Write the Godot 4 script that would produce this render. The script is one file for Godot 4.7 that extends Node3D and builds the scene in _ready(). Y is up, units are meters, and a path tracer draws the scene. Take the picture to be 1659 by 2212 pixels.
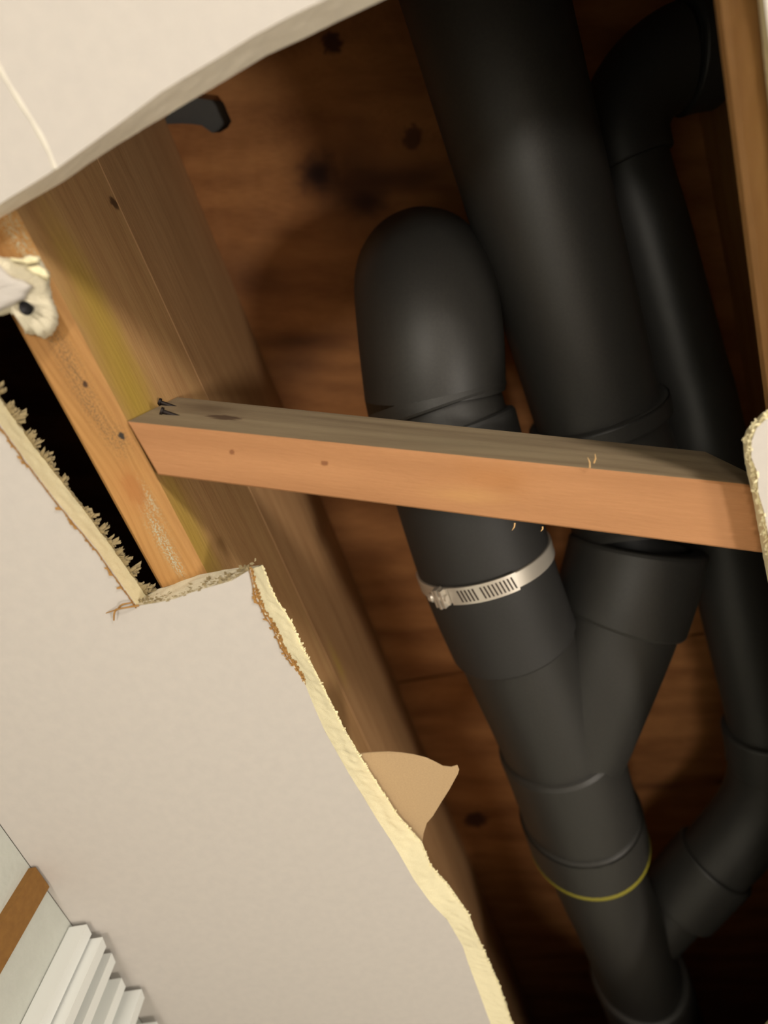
extends Node3D
# A ragged opening cut in a drywall ceiling, seen from just below: joists, a blocking strip and black drain pipes.

const S := 0.30            # height of the joist undersides above the lens
const FPX := 1150.0        # focal length in pixels of the 1659 x 2212 picture
const CX := 829.5
const CY := 1106.0
const SINA := 0.92678      # the lens looks 67.9 degrees upward
const COSA := 0.37559
const H0 := 0.94           # drywall face
const H1 := 1.0            # joist underside
const H2 := 2.25           # subfloor underside
const CEIL := 2.40
var eye := Vector3(0, CEIL - H0 * S, 0)
var rng := RandomNumberGenerator.new()
var mats := {}
var used := {}


# ---------------------------------------------------------------- measuring
func P(u: float, v: float, h: float) -> Vector3:   # the point at a height h (in S) that was measured at picture position u, v
	var a := u - CX
	var b := CY - v
	var d := Vector3(a, SINA * FPX + COSA * b, -COSA * FPX + SINA * b)
	return eye + d * (h * S / d.y)

func flat(p: Vector3) -> Vector2:
	return Vector2(p.x, p.z)

func Y(h: float) -> float:
	return eye.y + h * S

func up3(p: Vector2, y: float) -> Vector3:
	return Vector3(p.x, y, p.y)


# ---------------------------------------------------------------- nodes
func numbered(n: String) -> String:
	if not used.has(n):
		used[n] = 0
		return n
	used[n] += 1
	return "%s_%03d" % [n, used[n]]

func thing(called: String, label: String, category: String, at := Vector3.ZERO, group := "") -> Node3D:
	var o := Node3D.new()
	o.name = numbered(called)
	add_child(o)
	o.position = at
	o.set_meta("label", label)
	o.set_meta("category", category)
	if group:
		o.set_meta("group", group)
	return o

func tri_mesh(sts: Array, ms: Array) -> ArrayMesh:
	var mesh := ArrayMesh.new()
	for i in sts.size():
		var before := mesh.get_surface_count()
		sts[i].commit(mesh)
		if mesh.get_surface_count() > before:
			mesh.surface_set_material(before, ms[i])
	return mesh

func obj(called: String, sts: Array, ms: Array, parent: Node3D = null, label := "") -> MeshInstance3D:
	var o := MeshInstance3D.new()
	o.mesh = tri_mesh(sts, ms)
	o.cast_shadow = GeometryInstance3D.SHADOW_CASTING_SETTING_ON
	if parent == null:
		o.name = numbered(called)
		add_child(o)
	else:
		o.name = called
		parent.add_child(o, true)
		o.position = -parent.position
	if label:
		o.set_meta("label", label)
	return o

func sub(called: String, sts: Array, ms: Array, parent: Node3D, label := "") -> MeshInstance3D:   # piece of a part: the part already sits at the right place
	var o := MeshInstance3D.new()
	o.mesh = tri_mesh(sts, ms)
	o.name = called
	parent.add_child(o, true)
	if label:
		o.set_meta("label", label)
	return o

func struct(called: String, sts: Array, ms: Array, label := "") -> MeshInstance3D:
	var o := obj(called, sts, ms)
	o.set_meta("kind", "structure")
	if label:
		o.set_meta("label", label)
	return o

func new_st() -> SurfaceTool:
	var st := SurfaceTool.new()
	st.begin(Mesh.PRIMITIVE_TRIANGLES)
	return st


# ---------------------------------------------------------------- shapes
func tri(st: SurfaceTool, a: Vector3, b: Vector3, c: Vector3, n: Vector3, ua := Vector2.ZERO, ub := Vector2.ZERO, uc := Vector2.ZERO) -> void:
	# front faces run clockwise seen from where n points
	var flip := (b - a).cross(c - a).dot(n) > 0.0
	for k in ([0, 2, 1] if flip else [0, 1, 2]):
		st.set_normal(n)
		st.set_uv([ua, ub, uc][k])
		st.add_vertex([a, b, c][k])

func quad(st: SurfaceTool, a: Vector3, b: Vector3, c: Vector3, d: Vector3, out: Vector3, uv := []) -> void:
	var n := (c - a).cross(d - b).normalized()
	if n.dot(out) < 0.0:
		n = -n
	if uv.is_empty():
		uv = [Vector2(0, 0), Vector2(1, 0), Vector2(1, 1), Vector2(0, 1)]
	tri(st, a, b, c, n, uv[0], uv[1], uv[2])
	tri(st, a, c, d, n, uv[0], uv[2], uv[3])

# A sawn board: plan outline q (a->b is the long way), from y0 up to y1, lower edges eased by bev. Undersides go to st_low, the rest to st_side.
# Its UVs are metres along and across the board, counted from q[0].
func board(q: Array, y0: float, y1: float, bev: float, st_low: SurfaceTool, st_side: SurfaceTool) -> void:
	var mid: Vector2 = (q[0] + q[1] + q[2] + q[3]) / 4.0
	var along: Vector2 = (q[1] - q[0]).normalized()
	var across := Vector2(-along.y, along.x)
	if across.dot(q[3] - q[0]) < 0.0:
		across = -across
	var ins := []
	for i in 4:
		var p: Vector2 = q[i]
		var e1: Vector2 = (q[(i + 1) % 4] - p).normalized()
		var e2: Vector2 = (q[(i + 3) % 4] - p).normalized()
		ins.append(p + (e1 + e2) * bev)
	var low := func(p: Vector2) -> Vector2: return Vector2((p - q[0]).dot(along), (p - q[0]).dot(across))
	for f in [[ins, y0, Vector3.DOWN, st_low], [ins, y1, Vector3.UP, st_side]]:
		var c: Array = f[0]
		quad(f[3], up3(c[0], f[1]), up3(c[1], f[1]), up3(c[2], f[1]), up3(c[3], f[1]), f[2], [low.call(c[0]), low.call(c[1]), low.call(c[2]), low.call(c[3])])
	for i in 4:
		var j := (i + 1) % 4
		var p: Vector2 = q[i]
		var r: Vector2 = q[j]
		var e := (r - p).normalized()
		var o := Vector2(e.y, -e.x)
		if o.dot((p + r) / 2.0 - mid) < 0.0:
			o = -o
		var o3 := Vector3(o.x, 0, o.y)
		quad(st_low, up3(ins[i], y0), up3(ins[j], y0), up3(r, y0 + bev), up3(p, y0 + bev), o3 + Vector3.DOWN, [low.call(ins[i]), low.call(ins[j]), low.call(r), low.call(p)])
		var axis := along if i % 2 == 0 else across
		var ua: float = (p - q[0]).dot(axis)
		var ub: float = (r - q[0]).dot(axis)
		quad(st_side, up3(p, y0 + bev), up3(r, y0 + bev), up3(r, y1 - bev), up3(p, y1 - bev), o3, [Vector2(ua, bev), Vector2(ub, bev), Vector2(ub, y1 - y0 - bev), Vector2(ua, y1 - y0 - bev)])
		quad(st_side, up3(p, y1 - bev), up3(r, y1 - bev), up3(ins[j], y1), up3(ins[i], y1), o3 + Vector3.UP, [Vector2(ua, y1 - y0 - bev), Vector2(ub, y1 - y0 - bev), Vector2(ub, y1 - y0), Vector2(ua, y1 - y0)])

func box(st: SurfaceTool, c: Vector3, x: Vector3, y: Vector3, z: Vector3) -> void:   # half axes
	for f in [[x, y, z], [-x, y, z], [y, x, z], [-y, x, z], [z, x, y], [-z, x, y]]:
		var o: Vector3 = f[0]
		quad(st, c + o - f[1] - f[2], c + o + f[1] - f[2], c + o + f[1] + f[2], c + o - f[1] + f[2], o)

func smooth_path(pts: Array, n := 8) -> Array:      # Catmull-Rom through the points; each is [Vector3, radius]
	var out := []
	for i in pts.size() - 1:
		var a: Array = pts[maxi(i - 1, 0)]
		var b: Array = pts[i]
		var c: Array = pts[i + 1]
		var d: Array = pts[mini(i + 2, pts.size() - 1)]
		for k in n:
			var t := float(k) / n
			var p: Vector3 = (b[0] as Vector3).cubic_interpolate(c[0], a[0], d[0], t)
			out.append([p, lerpf(b[1], c[1], t)])
	out.append(pts[-1])
	return out

# A swept round section. Each band between two rings has a smooth group of its own when its radius jumps.
func tube(st: SurfaceTool, path: Array, seg := 48) -> void:
	var n := path.size()
	var dirs := []
	for i in n:
		var a: Vector3 = path[maxi(i - 1, 0)][0]
		var b: Vector3 = path[mini(i + 1, n - 1)][0]
		var k := 1
		while (b - a).length() < 1e-6 and k < n:
			k += 1
			a = path[maxi(i - k, 0)][0]
			b = path[mini(i + k, n - 1)][0]
		dirs.append((b - a).normalized())
	var side: Vector3 = dirs[0].cross(Vector3.UP)
	if side.length() < 0.1:
		side = dirs[0].cross(Vector3.RIGHT)
	side = side.normalized()
	var rings := []
	var dist := 0.0
	var dists := []
	for i in n:
		var d: Vector3 = dirs[i]
		side = (side - d * side.dot(d)).normalized()
		var other := d.cross(side)
		if i > 0:
			dist += (path[i][0] as Vector3).distance_to(path[i - 1][0])
		dists.append(dist)
		var ring := []
		for k in seg + 1:
			var t := TAU * k / seg
			ring.append([(side * cos(t) + other * sin(t))])
		rings.append(ring)
	for i in n - 1:
		var r0: float = path[i][1]
		var r1: float = path[i + 1][1]
		var c0: Vector3 = path[i][0]
		var c1: Vector3 = path[i + 1][0]
		var len := c0.distance_to(c1)
		var sharp := absf(r1 - r0) > 0.3 * len
		var slope := 0.0 if len < 1e-6 else (r0 - r1) / len
		for k in seg:
			var pts := []
			var nrm := []
			for e in [[i, k], [i + 1, k], [i + 1, k + 1], [i, k + 1]]:
				var dir: Vector3 = rings[e[0]][e[1]][0]
				pts.append((path[e[0]][0] as Vector3) + dir * float(path[e[0]][1]))
				var nn: Vector3
				if len < 1e-6 or sharp:
					nn = (dir * len + dirs[i] * (r0 - r1)).normalized()
				else:
					nn = (dir + dirs[e[0]] * slope).normalized()
				nrm.append(nn)
			for t in [[0, 1, 2], [0, 2, 3]]:
				var a: Vector3 = pts[t[0]]
				var b: Vector3 = pts[t[1]]
				var c: Vector3 = pts[t[2]]
				var cr := (b - a).cross(c - a)
				if cr.length() < 1e-14:
					continue
				var order: Array = [t[0], t[2], t[1]] if cr.dot(nrm[t[0]]) > 0.0 else t
				for q in order:
					st.set_normal(nrm[q])
					st.set_uv(Vector2(float(k) / seg, dists[i + (1 if q == 1 or q == 2 else 0)] * 4.0))
					st.add_vertex(pts[q])

func along(path: Array, s0: float, s1: float, n := 10) -> Array:     # the stretch of a path between two lengths (metres)
	var total := []
	var d := 0.0
	for i in path.size():
		if i > 0:
			d += (path[i][0] as Vector3).distance_to(path[i - 1][0])
		total.append(d)
	var out := []
	for k in n + 1:
		var s := lerpf(s0, s1, float(k) / n)
		var i := 0
		while i < path.size() - 2 and total[i + 1] < s:
			i += 1
		var w: float = (s - total[i]) / maxf(total[i + 1] - total[i], 1e-6)
		out.append([(path[i][0] as Vector3).lerp(path[i + 1][0], w), path[i][1]])
	return out

func station(path: Array, p: Vector3) -> float:       # how far along a path the place nearest to p is
	var best := 1e9
	var at := 0.0
	var d := 0.0
	for i in path.size() - 1:
		var a: Vector3 = path[i][0]
		var b: Vector3 = path[i + 1][0]
		var w := clampf((p - a).dot(b - a) / maxf((b - a).length_squared(), 1e-9), 0, 1)
		var q := a.lerp(b, w)
		if q.distance_to(p) < best:
			best = q.distance_to(p)
			at = d + w * a.distance_to(b)
		d += a.distance_to(b)
	return at

func with_radius(p: Array, r: float) -> Array:
	var o := []
	for e in p:
		o.append([e[0], r])
	return o

# A fitting's socket round a path from length s0 to s1: eased lips at both ends
func sleeve(path: Array, s0: float, s1: float, r: float, r_in: float, bev := 0.004) -> SurfaceTool:
	var st := new_st()
	var body := with_radius(along(path, s0, s1, 14), r)
	var e0: Vector3 = body[0][0]
	var e1: Vector3 = body[-1][0]
	var d0: Vector3 = (body[1][0] - body[0][0]).normalized()
	var d1: Vector3 = (body[-1][0] - body[-2][0]).normalized()
	var rows := [[e0, r_in], [e0 + d0 * 0.0001, r - bev], [e0 + d0 * bev * 0.3, r - bev * 0.35]]
	rows.append([e0 + d0 * bev, r])
	rows.append_array(body.slice(1, body.size() - 1))
	rows.append([e1 - d1 * bev, r])
	rows.append_array([[e1 - d1 * bev * 0.3, r - bev * 0.35], [e1 - d1 * 0.0001, r - bev], [e1, r_in]])
	tube(st, rows)
	return st


# ---------------------------------------------------------------- materials
func noise(freq: float, s: int, oct := 3) -> FastNoiseLite:
	var n := FastNoiseLite.new()
	n.seed = s
	n.noise_type = FastNoiseLite.TYPE_SIMPLEX_SMOOTH
	n.frequency = freq
	n.fractal_octaves = oct
	return n

func noise_tex(freq: float, s: int, c0: Color, c1: Color, size := 512, oct := 4) -> NoiseTexture2D:
	var t := NoiseTexture2D.new()
	t.width = size
	t.height = size
	t.seamless = true
	t.noise = noise(freq, s, oct)
	var g := Gradient.new()
	g.set_color(0, c0)
	g.set_color(1, c1)
	t.color_ramp = g
	return t

func bump_tex(freq: float, s: int, strength: float, size := 512, oct := 4) -> NoiseTexture2D:
	var t := NoiseTexture2D.new()
	t.width = size
	t.height = size
	t.seamless = true
	t.as_normal_map = true
	t.bump_strength = strength
	t.noise = noise(freq, s, oct)
	return t

func mottled(c0: Color, c1: Color, tile: float, rough: float, freq: float, s: int, bump := 0.0, bump_freq := 0.05) -> StandardMaterial3D:
	var m := StandardMaterial3D.new()
	m.albedo_texture = noise_tex(freq, s, c0, c1)
	m.uv1_triplanar = true
	m.uv1_world_triplanar = true
	m.uv1_scale = Vector3.ONE / tile
	m.roughness = rough
	if bump > 0.0:
		m.normal_enabled = true
		m.normal_texture = bump_tex(bump_freq, s + 7, bump)
		m.normal_scale = 0.6
	return m

func plain(c: Color, rough := 0.7, metal := 0.0) -> StandardMaterial3D:
	var m := StandardMaterial3D.new()
	m.albedo_color = c
	m.roughness = rough
	m.metallic = metal
	return m

# Sawn softwood over size (metres), first pixel at o. marks: [place in metres, radius along, radius across, colour, strength, kind]
func wood(px: Vector2i, o: Vector2, size: Vector2, light: Color, dark: Color, s: int, lines: float, marks: Array, rough := 0.75) -> StandardMaterial3D:
	var im := Image.create(px.x, px.y, false, Image.FORMAT_RGB8)
	var warp := noise(1.0, s, 2)
	var fibre := noise(1.0, s + 1, 2)
	var broad := noise(1.0, s + 2, 2)
	var speck := noise(1.0, s + 3, 3)
	for y in px.y:
		for x in px.x:
			var p := o + Vector2(float(x) / px.x * size.x, float(y) / px.y * size.y)
			var g := p.y + warp.get_noise_2d(p.x * 2.2, p.y * 5.0) * 0.012
			for m in marks:
				if m[5] == "knot":
					var q: Vector2 = (p - m[0])
					var e := Vector2(q.x / (m[1] * 4.0), q.y / (m[2] * 3.0)).length_squared()
					g += signf(q.y) * exp(-e) * m[2] * 0.8
			var ring := 0.5 + 0.5 * sin(g * lines * TAU)
			var f := fibre.get_noise_2d(p.x * 25.0, g * 900.0)
			var b := broad.get_noise_2d(p.x * 5.0, g * 28.0)
			var k := clampf(0.34 + 0.26 * (ring * ring - 0.4) + 0.20 * f + 0.45 * b, 0.0, 1.0)
			var c := light.lerp(dark, k)
			for m in marks:
				var q: Vector2 = (p - m[0])
				var e := Vector2(q.x / m[1], q.y / m[2]).length()
				if e > 2.6:
					continue
				e = maxf(0.0, e * (1.0 + 0.25 * warp.get_noise_2d(p.x * 3.0 / m[1] * 0.4, p.y * 1.2 / m[2]) + 0.12 * f))
				if m[5] == "knot":
					c = c.lerp(m[3], m[4] * (1.0 - smoothstep(0.7, 1.25, e + 0.2 * f)))
				elif m[5] == "stain":
					c = c.lerp(m[3], m[4] * exp(-e * e * 1.6))
				else:   # specks: mould or dried glue
					var z := speck.get_noise_2d(p.x * 520.0, p.y * 760.0) + 0.5 * f
					c = c.lerp(m[3], m[4] * exp(-e * e * 1.3) * smoothstep(-0.05, 0.28, z))
			im.set_pixel(x, y, c)
	var mat := StandardMaterial3D.new()
	mat.albedo_texture = ImageTexture.create_from_image(im)
	mat.uv1_scale = Vector3(1.0 / size.x, 1.0 / size.y, 1)
	mat.uv1_offset = Vector3(-o.x / size.x, -o.y / size.y, 0)
	mat.roughness = rough
	mat.normal_enabled = true
	mat.normal_texture = mats.grain_bump
	mat.normal_scale = 0.25
	return mat


# ---------------------------------------------------------------- the opening
# Stations round the cut edge: face point, back point (u v u v), run clockwise in the picture from the lower left
func edge_stations() -> Array:
	return [
		[-80, 760, -55, 750], [-40, 860, -12, 840], [0, 917, 26, 893], [54, 993, 80, 968], [120, 1080, 146, 1050], [211, 1189, 236, 1168], [295, 1309, 318, 1284],
		[340, 1302, 342, 1272], [377, 1294, 376, 1262], [416, 1279, 428, 1242], [460, 1266, 460, 1236], [500, 1255, 504, 1228], [541, 1230, 568, 1220],
		[547, 1260, 581, 1255], [554, 1290, 594, 1288], [572, 1325, 616, 1320], [592, 1358, 634, 1350], [608, 1397, 652, 1392], [634, 1437, 674, 1434], [659, 1478, 696, 1478], [680, 1530, 720, 1525], [702, 1580, 743, 1572], [753, 1670, 792, 1655], [784, 1720, 826, 1708], [815, 1771, 858, 1757], [842, 1812, 886, 1790], [862, 1844, 911, 1818],
		[894, 1900, 930, 1868], [930, 1950, 971, 1913], [966, 1987, 1014, 1976], [982, 2014, 1024, 2006], [999, 2043, 1040, 2040], [1012, 2083, 1058, 2080], [1027, 2123, 1076, 2120], [1060, 2212, 1107, 2212], [1110, 2330, 1160, 2320],
		[1250, 2440, 1280, 2405], [1500, 2430, 1490, 2400], [1700, 2200, 1672, 2190], [1760, 1900, 1728, 1895], [1745, 1600, 1712, 1600], [1705, 1400, 1682, 1400], [1690, 1300, 1664, 1285],
		[1668, 1190, 1646, 1189], [1659, 1151, 1638, 1142], [1650, 1104, 1630, 1097], [1638, 1063, 1622, 1056], [1637, 1023, 1614, 1024], [1623, 988, 1607, 986], [1624, 952, 1605, 952], [1634, 925, 1612, 929], [1662, 899, 1645, 893], [1705, 880, 1690, 870],
		[1720, 700, 1700, 700], [1705, 500, 1690, 500], [1676, 200, 1658, 200], [1652, 0, 1638, 0], [1620, -150, 1606, -140], [1450, -280, 1440, -240],
		[1150, -270, 1160, -220], [960, -150, 990, -85], [800, -55, 832, -2], [700, 0, 730, 46], [631, 33, 656, 83], [550, 76, 576, 119], [466, 128, 488, 173], [407, 163, 428, 208], [348, 199, 368, 244], [290, 243, 310, 278], [230, 287, 250, 315], [176, 326, 194, 352], [122, 365, 139, 391], [64, 401, 80, 425], [7, 436, 24, 457],
		[-30, 462, -16, 482], [-90, 510, -70, 522], [-115, 640, -88, 640],
	]

func edge_strip(rows: Array, s: int, jag: float, cols: int) -> SurfaceTool:   # the crumbled thickness of the board: rows of [face, back] world points
	var st := new_st()
	var nz := noise(1.0, s, 3)
	var fine := []
	for i in rows.size() - 1:
		var a: Vector3 = rows[i][0]
		var b: Vector3 = rows[i + 1][0]
		var n := maxi(2, int(a.distance_to(b) / 0.0022))
		for k in n:
			var t := float(k) / n
			fine.append([a.lerp(b, t), (rows[i][1] as Vector3).lerp(rows[i + 1][1], t)])
	fine.append(rows[-1])
	var grid := []
	for i in fine.size():
		var f: Vector3 = fine[i][0]
		var g: Vector3 = fine[i][1]
		var e: Vector3 = (fine[mini(i + 1, fine.size() - 1)][0] - fine[maxi(i - 1, 0)][0])
		var out := Vector3(-e.z, 0, e.x).normalized()
		var line := []
		for j in cols + 1:
			var t := float(j) / cols
			var p := f.lerp(g, t)
			var w := sin(PI * t)
			var z := nz.get_noise_3d(p.x * 90.0, p.y * 160.0, p.z * 90.0) * 1.3 + nz.get_noise_3d(p.x * 380.0, p.y * 380.0 + 9.0, p.z * 380.0) * 0.7
			p += out * (z * jag * (0.25 + 0.75 * w))
			if j == 0:
				p = f + out * (z * jag * 0.15)
			line.append(p)
		grid.append(line)
	for i in grid.size() - 1:
		for j in cols:
			st.set_smooth_group(1)
			for k in [[i, j], [i, j + 1], [i + 1, j + 1], [i, j], [i + 1, j + 1], [i + 1, j]]:
				st.set_uv(Vector2(k[0], k[1]) * 0.1)
				st.add_vertex(grid[k[0]][k[1]])
	st.generate_normals()
	return st

func fringe(rows: Array, which: int, dy: float, mean: float, density: float, inward: float, s: int, clump := 0.0) -> SurfaceTool:
	# torn paper along the edge: ragged flakes; inward > 0 leans over the opening, < 0 back over the face
	var st := new_st()
	rng.seed = s
	var patch := noise(1.0, s + 70, 3)
	for i in rows.size() - 1:
		var a: Vector3 = rows[i][which]
		var b: Vector3 = rows[i + 1][which]
		var e := (b - a).normalized()
		var out := Vector3(-e.z, 0, e.x)              # the stations run so that this points into the opening
		var n := int(a.distance_to(b) * density)
		for k in n:
			var t := (k + rng.randf()) / n
			var p := a.lerp(b, t) + Vector3(0, dy * rng.randf(), 0)
			var l := mean * pow(rng.randf(), 1.7) * 2.2 + 0.0004
			if clump > 0.0:
				l *= 1.0 - clump + clump * 1.8 * smoothstep(-0.15, 0.45, patch.get_noise_2d(p.x * 120.0, p.z * 120.0))
			var w := rng.randf_range(0.0004, 0.0016)
			var tip := p + out * (l * inward) + e * rng.randf_range(-0.8, 0.8) * minf(l, 0.003) + Vector3(0, rng.randf_range(-0.35, 0.25) * l, 0)
			var th := Vector3(0, -0.00025, 0)
			var c0 := p - e * w - out * 0.0006
			var c1 := p + e * w - out * 0.0006
			var t0 := tip - e * w * 0.6
			var t1 := tip + e * w * 0.5 - out * l * 0.15
			quad(st, c0 + th, c1 + th, t1 + th, t0 + th, Vector3.DOWN)
			quad(st, c0, c1, t1, t0, Vector3.UP)
			quad(st, c0, t0, t0 + th, c0 + th, -e)
			quad(st, c1, t1, t1 + th, c1 + th, e)
			quad(st, t0, t1, t1 + th, t0 + th, out)
	return st

func face(st: SurfaceTool, poly: PackedVector2Array, y: float, n: Vector3) -> void:
	var ids := Geometry2D.triangulate_polygon(poly)
	if ids.is_empty():
		push_error("outline could not be filled")
	for i in range(0, ids.size(), 3):
		tri(st, up3(poly[ids[i]], y), up3(poly[ids[i + 1]], y), up3(poly[ids[i + 2]], y), n, poly[ids[i]], poly[ids[i + 1]], poly[ids[i + 2]])


# ---------------------------------------------------------------- scene
func _ready() -> void:
	# camera
	var cam := Camera3D.new()
	cam.name = "camera"
	add_child(cam)
	cam.position = eye
	cam.rotation_degrees = Vector3(rad_to_deg(asin(SINA)), 0, 0)
	cam.near = 0.01
	cam.far = 30.0
	cam.fov = rad_to_deg(2.0 * atan(CY / FPX))
	var att := CameraAttributesPhysical.new()
	att.frustum_focal_length = 12.0 * FPX / CY
	att.frustum_focus_distance = 0.37
	att.exposure_aperture = 2.0
	att.frustum_near = 0.01
	att.frustum_far = 30.0
	cam.attributes = att
	cam.current = true
	# sky and exposure
	var we := WorldEnvironment.new()
	we.name = "environment"
	var env := Environment.new()
	env.background_mode = Environment.BG_COLOR
	env.background_color = Color(0.02, 0.02, 0.022)
	env.tonemap_mode = Environment.TONE_MAPPER_LINEAR
	env.tonemap_exposure = 0.9
	env.sdfgi_enabled = true
	env.ssao_enabled = true
	env.ssil_enabled = true
	we.environment = env
	add_child(we)
	# unseen lamps: tall key globe upper right, two lower fill globes added for brightness
	unseen_floor_lamp(Vector3(0.50, CEIL - 0.60, 0.85), 0.13, KEY, "tall white globe floor lamp on a slim stand in the room below")
	unseen_floor_lamp(Vector3(0.95, CEIL - 1.15, -0.10), 0.11, FILL, "added unseen fill lamp, short white globe on a stand lower than the tall one")  # added fill that lifts the joist side and the inside of the bay
	unseen_floor_lamp(Vector3(-0.35, CEIL - 1.30, 0.45), 0.11, FILL2, "added unseen fill lamp, lowest white globe on a stand nearest the left wall")  # added fill that reaches the subfloor at the lower right

	materials()
	room()
	ceiling_and_opening()
	framing()
	pipes()
	small_things()


const KEY := 0.72
const FILL := 0.85
const FILL2 := 0.6

func unseen_floor_lamp(at: Vector3, r: float, power: float, label: String) -> void:
	var t := thing("unseen_floor_lamp", label, "lamp", Vector3(at.x, 0, at.z))
	var st := new_st()
	tube(st, [[Vector3(at.x, 0.0, at.z), 0.0], [Vector3(at.x, 0.001, at.z), 0.14], [Vector3(at.x, 0.02, at.z), 0.14], [Vector3(at.x, 0.03, at.z), 0.02], [Vector3(at.x, 0.031, at.z), 0.0]], 40)
	obj("base", [st], [plain(Color(0.2, 0.2, 0.2), 0.4, 0.6)], t)
	st = new_st()
	tube(st, [[Vector3(at.x, 0.02, at.z), 0.011], [Vector3(at.x, at.y - r * 0.98, at.z), 0.011]], 20)
	obj("pole", [st], [plain(Color(0.2, 0.2, 0.2), 0.4, 0.6)], t)
	st = new_st()
	var rows := []
	for i in 25:
		var a := -PI / 2 + PI * i / 24.0
		rows.append([at + Vector3(0, sin(a) * r, 0), maxf(cos(a) * r, 0.0)])
	tube(st, rows, 40)
	var m := plain(Color(1, 0.95, 0.88), 0.5)
	m.emission_enabled = true
	m.emission = Color(1.0, 0.90, 0.76)
	m.emission_energy_multiplier = 1.5
	obj("globe", [st], [m], t, "glowing white globe")
	var l := OmniLight3D.new()
	l.name = "lamp_light"
	t.add_child(l)
	l.position = at - t.position
	l.light_color = Color(1.0, 0.965, 0.92)
	l.light_energy = power
	l.light_size = r * 0.9
	l.omni_range = 8.0
	l.omni_attenuation = 2.0
	l.shadow_enabled = true


func materials() -> void:
	mats.grain_bump = bump_tex(0.06, 5, 3.0, 512)
	mats.board = mottled(Color(0.765, 0.742, 0.72), Color(0.785, 0.76, 0.735), 0.12, 0.85, 0.02, 11)
	mats.gypsum = mottled(Color(0.93, 0.88, 0.70), Color(1.0, 0.97, 0.84), 0.03, 0.95, 0.05, 21, 5.0, 0.10)
	mats.gypsum_grey = mottled(Color(0.76, 0.72, 0.62), Color(0.95, 0.92, 0.83), 0.02, 0.95, 0.05, 22, 6.0, 0.10)
	mats.painted_edge = mottled(Color(0.95, 0.91, 0.86), Color(1.0, 0.96, 0.88), 0.03, 0.9, 0.03, 23, 3.0, 0.08)
	mats.brown_paper = mottled(Color(0.55, 0.38, 0.18), Color(0.74, 0.58, 0.34), 0.01, 0.95, 0.06, 24)
	mats.grey_paper = mottled(Color(0.52, 0.46, 0.34), Color(0.70, 0.64, 0.50), 0.01, 0.95, 0.06, 25)
	mats.tan_paper = mottled(Color(0.70, 0.59, 0.45), Color(0.74, 0.63, 0.48), 0.05, 0.95, 0.05, 26, 1.0, 0.15)
	mats.wall = mottled(Color(0.77, 0.78, 0.75), Color(0.80, 0.81, 0.78), 0.3, 0.8, 0.03, 31, 0.8, 0.1)
	mats.abs = mottled(Color(0.155, 0.152, 0.147), Color(0.20, 0.195, 0.18), 0.05, 0.5, 0.03, 41, 0.5, 0.05)
	mats.rubber = mottled(Color(0.16, 0.158, 0.155), Color(0.19, 0.187, 0.18), 0.05, 0.6, 0.03, 42, 0.6, 0.05)
	mats.steel = plain(Color(0.86, 0.83, 0.78), 0.38, 0.55)
	mats.slot = plain(Color(0.30, 0.26, 0.23), 0.6, 0.3)
	mats.cement = plain(Color(0.50, 0.47, 0.14), 0.5)
	mats.nail = plain(Color(0.16, 0.13, 0.12), 0.5, 0.6)
	mats.dark = plain(Color(0.05, 0.045, 0.04), 0.9)


func wall_frame() -> Array:
	# the wall at the lower left meets the ceiling along a line measured in the picture
	var a := flat(P(0, 1780, H0))
	var b := flat(P(310, 2212, H0))
	var w := (b - a).normalized()
	var m := Vector2(-w.y, w.x)
	if m.dot(-a) < 0.0:
		m = -m
	return [a, w, m]


func room() -> void:
	var fr := wall_frame()
	var a: Vector2 = fr[0]
	var w: Vector2 = fr[1]
	var m: Vector2 = fr[2]
	var o := a + w * (-a).dot(w)                      # foot of the camera on that wall
	var c := [o - w * 2.2, o + w * 2.2, o + w * 2.2 + m * 3.4, o - w * 2.2 + m * 3.4]
	mats.room = c
	var t := 0.1
	var names := ["wall_left", "wall_front", "wall_right", "wall_back"]
	for i in 4:
		var p: Vector2 = c[i]
		var q: Vector2 = c[(i + 1) % 4]
		var e := (q - p).normalized()
		var mid: Vector2 = (c[0] + c[2]) / 2.0
		var out := Vector2(e.y, -e.x)
		if out.dot(p - mid) < 0.0:
			out = -out
		var st := new_st()
		board([p - e * t, q + e * t, q + e * t + out * t, p - e * t + out * t], 0.0, CEIL - 0.0005, 0.0, st, st)
		struct(names[i], [st], [mats.wall])
	var fl := new_st()
	board([c[0] - (w + m) * t, c[1] + (w - m) * t, c[2] + (w + m) * t, c[3] + (m - w) * t], -0.1, -0.001, 0.0, fl, fl)
	struct("floor", [fl], [mottled(Color(0.80, 0.76, 0.72), Color(0.84, 0.80, 0.75), 0.6, 0.5, 0.02, 33)])


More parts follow.
